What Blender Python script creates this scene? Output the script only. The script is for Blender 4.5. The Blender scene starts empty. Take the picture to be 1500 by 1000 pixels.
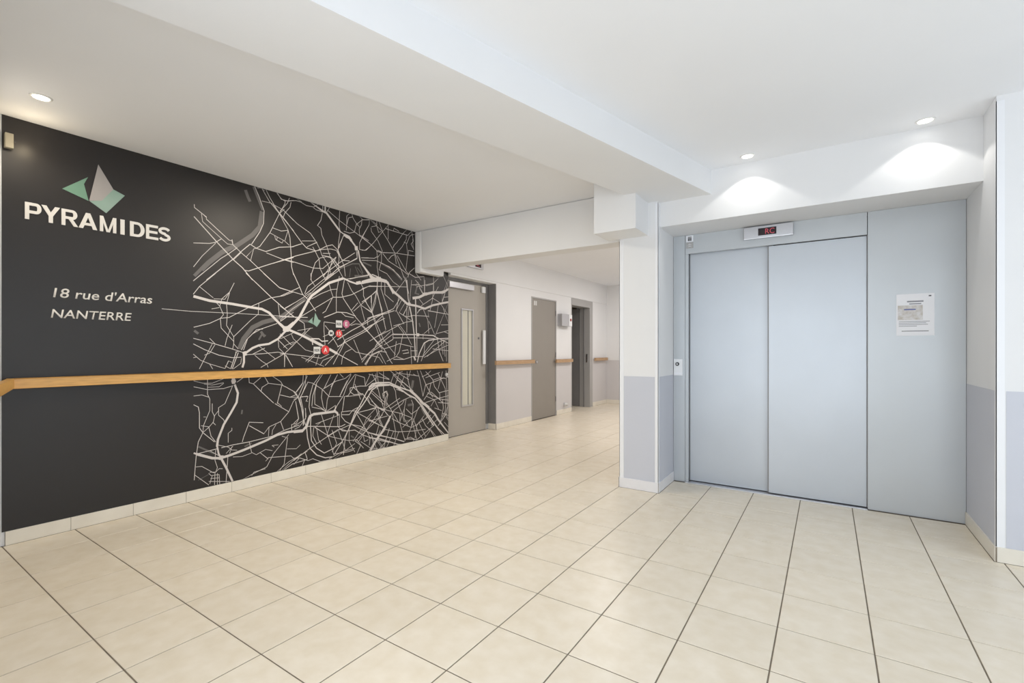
import bpy, bmesh, math, random
from mathutils import Vector
random.seed(7)
S = bpy.context.scene
COL = S.collection
PI = math.pi
T = 0.333                      # floor tile pitch (m)

# ------------------------------------------------------------------ camera
CAMX, CAMY, CAMZ, YAW = 2.178, -1.9893, 1.1912, 0.5897
cd = bpy.data.cameras.new('camera'); cam = bpy.data.objects.new('camera', cd); COL.objects.link(cam)
cd.sensor_width = 36; cd.sensor_fit = 'HORIZONTAL'; cd.lens = 691.2/1500*36
cd.shift_y = 12.13/1500; cd.clip_start = 0.02; cd.clip_end = 100
cam.location = (CAMX, CAMY, CAMZ); cam.rotation_euler = (PI/2, 0, YAW)
S.camera = cam

# ------------------------------------------------------------------ view, world, light
S.view_settings.view_transform = 'Standard'; S.view_settings.look = 'None'
S.view_settings.gamma = 1; S.view_settings.use_curve_mapping = False
S.view_settings.exposure = -0.07
S.cycles.max_bounces = 10; S.cycles.diffuse_bounces = 8; S.cycles.glossy_bounces = 4
S.cycles.transmission_bounces = 6; S.cycles.caustics_reflective = False; S.cycles.caustics_refractive = False
S.cycles.use_denoising = True
W = bpy.data.worlds.new('world'); S.world = W; W.use_nodes = True
W.node_tree.nodes['Background'].inputs[0].default_value = (0.82, 0.90, 1.0, 1)
W.node_tree.nodes['Background'].inputs[1].default_value = 2.2

def area(name, loc, rot, sx, sy, power, col):
    l = bpy.data.lights.new(name, 'AREA'); l.shape = 'RECTANGLE'; l.size = sx; l.size_y = sy
    l.energy = power; l.color = col
    o = bpy.data.objects.new(name, l); COL.objects.link(o); o.location = loc; o.rotation_euler = rot
    return o
FDX, FDY = 0.9716, -0.2366     # direction of the street front, 14 degrees off the tile grid
FANG = math.atan2(FDY, FDX)
FX0, FY0 = -1.985, -1.337
def front(s, out=0.0):         # point on the street front, s metres from the mural corner, out metres outside
    return (FX0+FDX*s+FDY*out, FY0+FDY*s-FDX*out)
# daylight through the glazed street front and through the glazed right-hand end of the hall
DAYLIGHT_FRONT, DAYLIGHT_SIDE, WARM_HALL, WARM_CORRIDOR, SPOT = 66, 58, 56, 28, 6
_p = front(4.3, -0.02)
area('daylight_front', (_p[0], _p[1], 1.2), (PI/2, 0, FANG), 3.8, 2.2, DAYLIGHT_FRONT, (0.90, 0.95, 1.0))
area('daylight_side', (5.12, -0.4, 1.2), (PI/2, 0, PI/2), 3.4, 2.2, DAYLIGHT_SIDE, (0.80, 0.90, 1.0))

# ------------------------------------------------------------------ helpers
def mat(name, col, rough=0.6, metal=0.0, spec=0.5, noise=0.0, nscale=6.0, bump=0.0, bscale=60.0, rnd=0.0, emit=None, estr=0, stretch=None, col2=None):
    m = bpy.data.materials.new(name); m.use_nodes = True; nt = m.node_tree; N = nt.nodes; L = nt.links
    b = N['Principled BSDF']; b.inputs['Roughness'].default_value = rough; b.inputs['Metallic'].default_value = metal
    b.inputs['Specular IOR Level'].default_value = spec
    c = (*col, 1); b.inputs['Base Color'].default_value = c
    geo = N.new('ShaderNodeNewGeometry'); src = geo.outputs['Position']
    if stretch:
        mp = N.new('ShaderNodeMapping'); mp.inputs['Scale'].default_value = stretch
        L.new(src, mp.inputs[0]); src = mp.outputs[0]
    if noise or rnd or col2:
        no = N.new('ShaderNodeTexNoise'); no.inputs['Scale'].default_value = nscale; no.inputs['Detail'].default_value = 5
        L.new(src, no.inputs['Vector'])
        if rnd:
            oi = N.new('ShaderNodeObjectInfo'); ad = N.new('ShaderNodeVectorMath'); ad.operation = 'MULTIPLY_ADD'
            L.new(oi.outputs['Random'], ad.inputs[0]); ad.inputs[1].default_value = (37, 53, 11); L.new(src, ad.inputs[2])
            L.new(ad.outputs[0], no.inputs['Vector'])
        mr = N.new('ShaderNodeMapRange'); mr.inputs[1].default_value = 0.3; mr.inputs[2].default_value = 0.7
        L.new(no.outputs['Fac'], mr.inputs[0])
        mx = N.new('ShaderNodeMix'); mx.data_type = 'RGBA'
        c2 = col2 or tuple(min(1, v*(1+noise)) for v in col)
        c1 = col if col2 else tuple(v*(1-noise) for v in col)
        mx.inputs[6].default_value = (*c1, 1); mx.inputs[7].default_value = (*c2, 1)
        L.new(mr.outputs[0], mx.inputs[0]); out = mx.outputs[2]
        if rnd:
            r2 = N.new('ShaderNodeMapRange'); r2.inputs[3].default_value = 1-rnd; r2.inputs[4].default_value = 1+rnd
            L.new(oi.outputs['Random'], r2.inputs[0])
            hv = N.new('ShaderNodeHueSaturation'); L.new(r2.outputs[0], hv.inputs['Value']); L.new(out, hv.inputs['Color']); out = hv.outputs[0]
        L.new(out, b.inputs['Base Color'])
    if bump:
        n2 = N.new('ShaderNodeTexNoise'); n2.inputs['Scale'].default_value = bscale; n2.inputs['Detail'].default_value = 4
        L.new(src, n2.inputs['Vector']); bp = N.new('ShaderNodeBump'); bp.inputs['Strength'].default_value = bump
        bp.inputs['Distance'].default_value = 0.002; L.new(n2.outputs['Fac'], bp.inputs['Height']); L.new(bp.outputs[0], b.inputs['Normal'])
    if emit:
        b.inputs['Emission Color'].default_value = (*emit, 1); b.inputs['Emission Strength'].default_value = estr
    return m
def srgb(r, g, b):
    f = lambda v: (v/255/12.92) if v/255 <= 0.04045 else ((v/255+0.055)/1.055)**2.4
    return (f(r), f(g), f(b))

M = dict(
 white=mat('white_paint', srgb(226, 227, 229), 0.7, noise=0.012, nscale=2, bump=0.08, bscale=220),
 ceil=mat('ceiling_paint', srgb(233, 235, 239), 0.85, noise=0.01, nscale=1.5),
 dado=mat('grey_dado_paint', srgb(196, 199, 209), 0.55, noise=0.015, nscale=2, bump=0.08, bscale=220),
 dado_warm=mat('warm_grey_dado_paint', srgb(203, 201, 203), 0.6, noise=0.015, nscale=2),
 guard=mat('white_corner_guard', srgb(232, 234, 238), 0.4),
 tile=mat('cream_ceramic_tile', srgb(221, 210, 190), 0.33, spec=0.45, nscale=13, rnd=0.02, col2=srgb(230, 221, 205), bump=0.05, bscale=120),
 grout=mat('brown_grey_grout', srgb(120, 110, 96), 0.9, noise=0.15, nscale=20),
 skirt_daylit=mat('daylit_skirting_tile', srgb(222, 222, 226), 0.35, nscale=8, rnd=0.02, col2=srgb(228, 228, 232)),  # cream skirting tile with cool daylight mixed into its colour
 skirt=mat('cream_skirting_tile', srgb(222, 217, 206), 0.35, nscale=8, rnd=0.02, col2=srgb(230, 226, 216)),
 mural=mat('charcoal_mural_film', srgb(41, 38, 37), 0.42, spec=0.35, noise=0.06, nscale=1.2, bump=0.03, bscale=40),
 road=mat('pale_grey_print', srgb(205, 200, 198), 0.5),
 river=mat('dark_grey_print', srgb(98, 95, 94), 0.5),
 letter=mat('off_white_letter', srgb(225, 222, 218), 0.45),
 em_grey=mat('emblem_grey', srgb(160, 156, 155), 0.45),
 em_green=mat('emblem_green', srgb(122, 154, 140), 0.45, col2=srgb(144, 168, 158), nscale=4),
 em_dark=mat('emblem_dark_green', srgb(108, 146, 126), 0.45),
 badge_red=mat('badge_red', srgb(205, 60, 62), 0.45), badge_pink=mat('badge_mauve', srgb(178, 96, 128), 0.45),
 badge_white=mat('badge_white', srgb(205, 205, 205), 0.45), ink=mat('dark_ink', srgb(60, 62, 66), 0.5),
 steel=mat('grey_enamelled_steel', srgb(188, 193, 198), 0.36, metal=0.15, noise=0.02, nscale=3, bump=0.02, bscale=90),
 leaf=mat('grey_lift_door', srgb(190, 196, 204), 0.34, metal=0.15, noise=0.02, nscale=3, bump=0.02, bscale=90),
 dark=mat('dark_gap', srgb(45, 45, 47), 0.8),
 alu=mat('brushed_aluminium', srgb(196, 196, 200), 0.3, metal=0.8, noise=0.04, nscale=40, stretch=(1, 1, 14)),
 display=mat('smoked_display', srgb(46, 40, 44), 0.15),
 led=mat('red_led', srgb(190, 70, 85), 0.4, emit=(1, 0.16, 0.22), estr=0.12),
 wood=mat('varnished_oak', srgb(206, 160, 92), 0.38, noise=0.14, nscale=14, stretch=(6, 0.7, 6)),
 wood2=mat('dull_beech', srgb(178, 146, 112), 0.45, noise=0.14, nscale=14, stretch=(6, 0.7, 6)),
 door=mat('taupe_grey_door', srgb(172, 167, 160), 0.4, noise=0.02, nscale=3),
 door2=mat('dark_taupe_door', srgb(142, 137, 131), 0.45, noise=0.02, nscale=3),
 frame=mat('grey_door_frame', srgb(168, 167, 167), 0.4),
 jamb=mat('slate_grey_jamb', srgb(128, 127, 128), 0.4, noise=0.06, nscale=4),
 glass=None,
 lamp=mat('lit_lamp', (1, 1, 1), 0.4, emit=(1, 0.97, 0.9), estr=9),
 bezel=mat('white_bezel', srgb(238, 238, 236), 0.35),
 paper=mat('white_paper', srgb(236, 238, 244), 0.6),
 photo=mat('faded_picture', srgb(190, 184, 176), 0.6, nscale=38, col2=srgb(222, 222, 226)),
 blue=mat('blue_ink', srgb(90, 105, 170), 0.6), greyink=mat('grey_ink', srgb(140, 142, 150), 0.6),
 cream=mat('warm_lamp_diffuser', srgb(138, 133, 118), 0.5, emit=(1, 0.86, 0.6), estr=0.02),
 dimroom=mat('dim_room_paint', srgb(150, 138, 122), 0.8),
 chrome=mat('chrome', srgb(215, 215, 218), 0.18, metal=1.0),
 black=mat('black_plastic', srgb(30, 30, 32), 0.4),
 red=mat('red_plastic', srgb(150, 50, 45), 0.4),
)
def glass_mat():
    m = bpy.data.materials.new('window_glass'); m.use_nodes = True; b = m.node_tree.nodes['Principled BSDF']
    b.inputs['Base Color'].default_value = (0.93, 0.97, 0.96, 1); b.inputs['Transmission Weight'].default_value = 1
    b.inputs['Roughness'].default_value = 0.02; b.inputs['IOR'].default_value = 1.45
    return m
M['glass'] = glass_mat()
M['frost'] = mat('frosted_lift_glass', srgb(206, 204, 190), 0.3)

def link(name, me, m, parent=None):
    o = bpy.data.objects.new(name, me); COL.objects.link(o)
    for q in (m if isinstance(m, (list, tuple)) else [m]): me.materials.append(q)
    if parent: o.parent = parent; o.location = [-v for v in parent.location]
    return o
def obj(name, bm, m, parent=None, smooth=False):
    bmesh.ops.recalc_face_normals(bm, faces=bm.faces)
    me = bpy.data.meshes.new(name)
    if smooth:
        for f in bm.faces: f.smooth = True
    bm.to_mesh(me); bm.free()
    return link(name, me, m, parent)
def bx(bm, x0, x1, y0, y1, z0, z1, bev=0):
    r = bmesh.ops.create_cube(bm, size=1)
    for v in r['verts']:
        v.co = Vector(((x0+x1)/2+v.co.x*(x1-x0), (y0+y1)/2+v.co.y*(y1-y0), (z0+z1)/2+v.co.z*(z1-z0)))
    if bev:
        es = {e for v in r['verts'] for e in v.link_edges}
        bmesh.ops.bevel(bm, geom=list(es), offset=bev, segments=2, profile=0.6, affect='EDGES')
def box(name, m, parent, *dims, bev=0):
    bm = bmesh.new(); bx(bm, *dims, bev=bev); return obj(name, bm, m, parent)
def boxes(name, m, parent, lst, bev=0):
    bm = bmesh.new()
    for d in lst: bx(bm, *d, bev=bev)
    return obj(name, bm, m, parent)
def prism(bm, pts, z0, z1):
    a = [bm.verts.new((x, y, z0)) for x, y in pts]; b = [bm.verts.new((x, y, z1)) for x, y in pts]
    bm.faces.new(a); bm.faces.new(b)
    for i in range(len(pts)):
        j = (i+1) % len(pts); bm.faces.new((a[i], a[j], b[j], b[i]))
def cyl(bm, c, axis, r, h, seg=24, r2=None):
    q = Vector((0, 0, 1)).rotation_difference(Vector(axis)).to_matrix().to_4x4()
    q.translation = Vector(c)
    bmesh.ops.create_cone(bm, cap_ends=True, segments=seg, radius1=r, radius2=r if r2 is None else r2, depth=h, matrix=q)
def empty(name, loc=(0, 0, 0)):
    o = bpy.data.objects.new(name, None); COL.objects.link(o); o.location = loc; o.empty_display_size = 0.1; return o
def thing(o, label, cat, group=None):
    o['label'] = label; o['category'] = cat
    if group: o['group'] = group
    return o
def struct(o, label=None):
    o['kind'] = 'structure'
    if label: o['label'] = label
    return o

H = 2.618      # ceiling height
XL = -1.977    # mural wall
XW = -1.936    # corridor's left wall
YF = 2.414     # lift front

# ------------------------------------------------------------------ shell
YB = -3.1
fl = struct(box('floor', M['grout'], None, -3.4, 5.3, YB, 8.1, -0.12, -0.0025), 'cream square ceramic tile floor with dark joints')
struct(box('ceiling', M['ceil'], None, -3.4, 5.3, YB, 8.1, H, H+0.15), 'white painted ceiling')

wl = boxes('wall_left', M['white'], None, [
    (-2.3, -1.9815, -1.5, 2.712, 0, H),                 # behind the mural
    (-2.3, XW, 3.735, 4.735, 0, 2.20), (-2.3, XW, 5.612, 6.215, 0, 2.20), (-2.3, XW, 7.20, 8.1, 0, 2.20),
    (-2.3, XW, 2.712, 3.735, 2.175, 2.20), (-2.3, XW, 4.735, 5.612, 2.085, 2.20), (-2.3, XW, 6.215, 7.20, 2.195, 2.20),
    (-1.95, XW+0.012, 2.514, 8.1, 2.20, H), (-2.3, -1.95, 2.712, 8.1, 2.20, H),
    (-2.3, -2.10, 2.712, 3.735, 0, 2.175), (-2.3, -2.02, 4.735, 5.612, 0, 2.085)])
struct(wl, 'white wall with three doorways on the left of the hall')
# lower warm grey paint band on the corridor wall
for a, b in ((3.736, 4.735), (5.612, 6.214), (7.202, 7.95)):
    box('lower_paint_band', M['dado_warm'], wl, XW-0.001, XW+0.0015, a, b, 0.085, 0.96)
wb = struct(box('wall_back', M['white'], None, -2.3, 1.3, 7.95, 8.1, 0, H), 'white end wall of the corridor')
box('lower_paint_band', M['dado_warm'], wb, XW+0.002, 0.70, 7.9485, 7.951, 0.085, 0.96)
struct(boxes('wall_shaft', M['white'], None, [(0.70, 1.0, 2.30, 8.0, 0, H), (1.0, 3.4, YF+0.09, 2.75, 0, H)]), 'white wall of the lift shaft')
struct(box('wall_lintel', M['white'], None, 1.005, 2.967, 2.002, YF+0.10, 2.2215, H), 'white lintel wall above the lift front, lit by two downlights')
# column between corridor and lift
colm = struct(box('column', M['white'], None, 0.673, 1.005, 1.947, YF+0.10, 0, H), 'square white column with grey lower panel left of the lift')
box('lower_paint_panel', M['dado'], colm, 0.711, 0.978, 1.9455, 1.948, 0.085, 0.9645)
box('lower_paint_panel', M['dado'], colm, 1.004, 1.0065, 1.985, YF-0.002, 0.085, 0.9645)
bm = bmesh.new(); bx(bm, 0.982, 1.0075, 1.9445, 1.948, 0.085, 2.41); bx(bm, 1.004, 1.0075, 1.9445, 1.975, 0.085, 2.41)
obj('corner_guard', bm, M['guard'], colm)
bm = bmesh.new(); bx(bm, 0.671, 0.706, 1.9445, 1.948, 0.085, 2.14); bx(bm, 0.671, 0.674, 1.9445, 1.98, 0.085, 2.14)
obj('corner_guard', bm, M['guard'], colm)
struct(box('capital', M['white'], None, 0.568, 0.921, 1.639, 1.947, 2.151, H), 'white block carrying the beam at the top of the column')
struct(boxes('beam', M['white'], None, [(-1.866, 0.673, 2.108, 2.305, 2.169, H-.0045), (-1.866, 0.673, 2.122, 2.29, 2.5, H)]), 'white beam over the corridor entrance')
struct(box('trim_1', M['white'], None, XL+.001, -1.869, 2.098, 2.512, 2.118, H, bev=.022), 'rounded white boxing against the mural at the left end of the corridor beam')
mb = lambda x, y: x+0.25*(y-1.665)
bm = bmesh.new(); prism(bm, [(mb(.833, -3.0), -3.0), (mb(1.324, -3.0), -3.0), (mb(1.324, 2.01), 2.01), (mb(.833, 2.01), 2.01)], 2.426, H+0.01)
struct(obj('beam', bm, M['white']), 'wide white main beam crossing the ceiling diagonally towards the column')
# pier on the right
wr = struct(box('wall_right', M['white'], None, 2.967, 5.3, 1.734, YF+0.33, 0, H), 'white wall with grey lower part right of the lift')
box('lower_paint_panel', M['dado'], wr, 2.9655, 2.968, 1.762, YF-0.002, 0.085, 0.9595)
box('lower_paint_panel', M['dado'], wr, 3.006, 5.2, 1.7325, 1.735, 0.085, 0.9595)
bm = bmesh.new(); bx(bm, 2.9645, 3.000, 1.7315, 1.735, 0.085, H-0.03); bx(bm, 2.9645, 2.968, 1.7315, 1.757, 0.085, H-0.03)
obj('corner_guard', bm, M['guard'], wr)
we = struct(boxes('wall_east', M['white'], None, [(5.15, 5.3, YB, -2.1, 0, H), (5.15, 5.3, 1.3, 1.9, 0, H), (5.15, 5.3, -2.1, 1.3, 0, .2), (5.15, 5.3, -2.1, 1.3, 2.4, H)]), 'white end wall of the hall')

# street front: solid ends, glazed middle (behind the camera)
def fbox(bm, s0, s1, o0, o1, z0, z1):
    prism(bm, [front(s0, o0), front(s1, o0), front(s1, o1), front(s0, o1)], z0, z1)
bm = bmesh.new()
for s0, s1, z0, z1 in ((-0.3, 2.3, 0, H), (6.3, 7.6, 0, H), (2.3, 6.3, 0, .10), (2.3, 6.3, 2.42, H)): fbox(bm, s0, s1, 0.0, 0.2, z0, z1)
struct(obj('wall_front', bm, M['white']), 'white street front wall')
bm = bmesh.new()
for k in range(5): fbox(bm, 2.3+k*.985, 2.36+k*.985, 0.05, 0.11, .10, 2.42)
fbox(bm, 2.3, 6.3, 0.05, 0.11, .10, .16); fbox(bm, 2.3, 6.3, 0.05, 0.11, 2.36, 2.42)
wf = struct(obj('window_1', bm, M['guard']))
for k in range(4):
    bm = bmesh.new(); fbox(bm, 2.362+k*.985, 3.283+k*.985, 0.07, 0.08, .162, 2.358); obj('pane', bm, M['glass'], wf)
w2 = struct(boxes('window_2', M['guard'], None, [(5.2, 5.26, -2.1, -2.04, .2, 2.4), (5.2, 5.26, -.43, -.37, .2, 2.4), (5.2, 5.26, 1.24, 1.3, .2, 2.4), (5.2, 5.26, -2.04, 1.24, .2, .26), (5.2, 5.26, -2.04, 1.24, 2.34, 2.4)]))
box('pane', M['glass'], w2, 5.225, 5.235, -2.04, -.43, .26, 2.34); box('pane', M['glass'], w2, 5.225, 5.235, -.37, 1.24, .26, 2.34)

# ------------------------------------------------------------------ floor tiles
J = 0.0028
RECTS = [(-1.9705, 5.14, -3.05, 1.723), (-1.9705, 2.956, 1.723, 1.936), (1.016, 2.956, 1.936, YF-0.024), (-1.9705, .662, 1.936, 2.712),
         (-1.925, .698, 2.712, 7.939), (-2.078, -1.925, 2.712, 3.724), (-2.9, -1.925, 6.235, 7.17)]
def tile_rects(i, j):
    x0, x1, y0, y1 = i*T+J, (i+1)*T-J, j*T+J, (j+1)*T-J; out = []
    for a, b, c, d in RECTS:
        u0, u1, v0, v1 = max(x0, a), min(x1, b), max(y0, c), min(y1, d)
        if u1-u0 > .004 and v1-v0 > .004: out.append((u0, u1, v0, v1))
    return out
def project(x, y, z):
    X = x-CAMX; Y = y-CAMY; s, c = math.sin(YAW), math.cos(YAW); d = -X*s+Y*c
    if d < 0.15: return None
    return 750+691.2*(X*c+Y*s)/d, 512.13-691.2*(z-CAMZ)/d, d
cand = []
for i in range(-9, 16):
    for j in range(-10, 24):
        r = tile_rects(i, j)
        if not r: continue
        cx, cy = (i+.5)*T, (j+.5)*T
        if (cx-FX0)*FDY-(cy-FY0)*FDX > 0.4: continue      # outside the street front
        area_ = 0
        best = max(r, key=lambda q: (q[1]-q[0])*(q[3]-q[2]))
        ps = [project(x, y, 0) for x, y in ((best[0], best[2]), (best[1], best[2]), (best[1], best[3]), (best[0], best[3]))]
        if all(ps):
            inn = any(-10 < p[0] < 1510 and p[1] < 1010 for p in ps)
            hid = all(p[0] > 915 for p in ps) and cy > 2.0 and cx < .8
            if inn and not hid:
                area_ = abs(sum(ps[k][0]*ps[(k+1) % 4][1]-ps[(k+1) % 4][0]*ps[k][1] for k in range(4)))/2
        cand.append((area_, i, j, r))
cand.sort(key=lambda q: -q[0])
def tile_bm(bm, rects, ox=0, oy=0):
    for a, b, c, d in rects:
        k = 0.0012
        v = [bm.verts.new((x-ox, y-oy, z)) for z, e in ((-0.008, 0), (-0.0012, 0), (0, k)) for x, y in ((a+e, c+e), (b-e, c+e), (b-e, d-e), (a+e, d-e))]
        for lay in (0, 4):
            for q in range(4): bm.faces.new((v[lay+q], v[lay+(q+1) % 4], v[lay+4+(q+1) % 4], v[lay+4+q]))
        bm.faces.new(v[8:12])
full = None; rest = []
for n, (ar, i, j, r) in enumerate(cand):
    if n >= 300 or ar <= 0: rest.append(r); continue
    isfull = len(r) == 1 and r[0][1]-r[0][0] > T-2*J-1e-5 and r[0][3]-r[0][2] > T-2*J-1e-5
    if isfull:
        if full is None:
            bm = bmesh.new(); tile_bm(bm, [(J-T/2, T/2-J, J-T/2, T/2-J)]); full = bpy.data.meshes.new('floor_tile'); bm.normal_update(); bm.to_mesh(full); bm.free(); full.materials.append(M['tile'])
        o = bpy.data.objects.new('floor_tile', full)
        o.location = ((i+.5)*T, (j+.5)*T, random.uniform(-0.0002, 0.0002)); o.rotation_euler = (random.gauss(0, .0006), random.gauss(0, .0006), 0)
    else:
        ox, oy = (i+.5)*T, (j+.5)*T
        bm = bmesh.new(); tile_bm(bm, r, ox, oy); me = bpy.data.meshes.new('floor_tile'); bm.to_mesh(me); bm.free(); me.materials.append(M['tile'])
        o = bpy.data.objects.new('floor_tile', me); o.location = (ox, oy, 0)
    COL.objects.link(o); o.parent = fl
bm = bmesh.new()
for r in rest: tile_bm(bm, r)
o = obj('distant_floor_tiles', bm, M['tile'], fl); o['kind'] = 'stuff'

# ------------------------------------------------------------------ skirting tiles
def skirting(name, label, runs, sm='skirt'):
    # runs: (axis, fixed, sign, start, end, joints)
    e = struct(empty(name), label)
    for axis, fx, sg, a, b, js in runs:
        cuts = [a]+[q for q in js if a+.02 < q < b-.02]+[b]
        for u, v in zip(cuts, cuts[1:]):
            bm = bmesh.new(); f0, f1 = sorted((fx, fx+sg*0.009))
            if axis == 'y': bx(bm, f0, f1, u+.001, v-.001, 0.0005, 0.085, bev=0.0015)
            else: bx(bm, u+.001, v-.001, f0, f1, 0.0005, 0.085, bev=0.0015)
            obj('skirting_tile', bm, M[sm], e)
    # recessed joint strip behind the tiles
    bm = bmesh.new()
    for axis, fx, sg, a, b, js in runs:
        f0, f1 = sorted((fx, fx+sg*0.006))
        if axis == 'y': bx(bm, f0, f1, a, b, 0.0003, 0.084)
        else: bx(bm, a, b, f0, f1, 0.0003, 0.084)
    obj('joint_mortar', bm, M['grout'], e)
    return e
jl = [-1.02+.337*k for k in range(12)]
skirting('baseboard_left', 'cream tile skirting under the mural', [('y', -1.9815, 1, -1.32, 2.709, jl)])
skirting('baseboard_corridor', 'cream tile skirting along the corridor wall', [
    ('x', 3.735, -1, -2.078, XW-.001, []), ('y', XW, 1, 3.727, 4.733, [3.94, 4.27, 4.6]), ('y', XW, 1, 5.614, 6.213, [5.95]), ('y', XW, 1, 7.202, 7.94, [7.53]),
    ('x', 7.95, -1, XW+.01, .69, [-1.6+.333*k for k in range(8)])])
skirting('baseboard_column', 'cream tile skirting around the column', [('x', 1.947, -1, .670, 1.008, []), ('y', 1.005, 1, 1.94, YF-.003, [2.27]), ('y', .673, -1, 1.94, 2.3, [])], 'skirt_daylit')
skirting('baseboard_right', 'cream tile skirting around the pier right of the lift', [('y', 2.967, -1, 1.722, YF-.003, [2.045]), ('x', 1.734, -1, 2.962, 5.1, [3.3+.333*k for k in range(6)])])

# ------------------------------------------------------------------ mural
mu = box('wall_mural', M['mural'], None, -1.9813, XL, -1.333, 2.711, 0.0855, H-0.001)
thing(mu, 'floor to ceiling charcoal mural with white city road map and building name', 'mural')
def parse(txt):
    for ln in txt.strip().split('\n'):
        t = ln.split(); yield float(t[0])/1000, [tuple(float(v)/1000 for v in q.split(',')) for q in t[1:]]
def ribbons(name, txt, m, x, tk=0.0004):
    bm = bmesh.new()
    for n_, (w, pts) in enumerate(parse(txt)):
        xr = x+n_*4e-6
        pts = [p for p in pts]
        q = [pts[0]]
        for p in pts[1:]:
            if abs(p[0]-q[-1][0])+abs(p[1]-q[-1][1]) > .002: q.append(p)
        if len(q) < 2: continue
        nrm = []
        for k in range(len(q)):
            a = q[max(k-1, 0)]; b = q[min(k+1, len(q)-1)]
            dx, dy = b[0]-a[0], b[1]-a[1]; L_ = math.hypot(dx, dy) or 1
            if 0 < k < len(q)-1:
                d1 = Vector((q[k][0]-q[k-1][0], q[k][1]-q[k-1][1])).normalized(); d2 = Vector((q[k+1][0]-q[k][0], q[k+1][1]-q[k][1])).normalized()
                s_ = 1/max(.5, math.cos(d1.angle(d2, 0)/2))
            else: s_ = 1
            nrm.append((-dy/L_*w/2*s_, dx/L_*w/2*s_))
        top = H-.002
        cl = lambda y, z: (min(max(y, -1.33), 2.709), min(max(z, .087), top))
        vv = []
        for p, n in zip(q, nrm):
            a = cl(p[0]+n[0], p[1]+n[1]); b = cl(p[0]-n[0], p[1]-n[1])
            vv.append((bm.verts.new((xr, *a)), bm.verts.new((xr, *b))))
        for a, b in zip(vv, vv[1:]): bm.faces.new((a[0], b[0], b[1], a[1]))
    for f in bm.faces:
        f.normal_update()
    o = obj(name, bm, m, mu)
    return o
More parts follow.
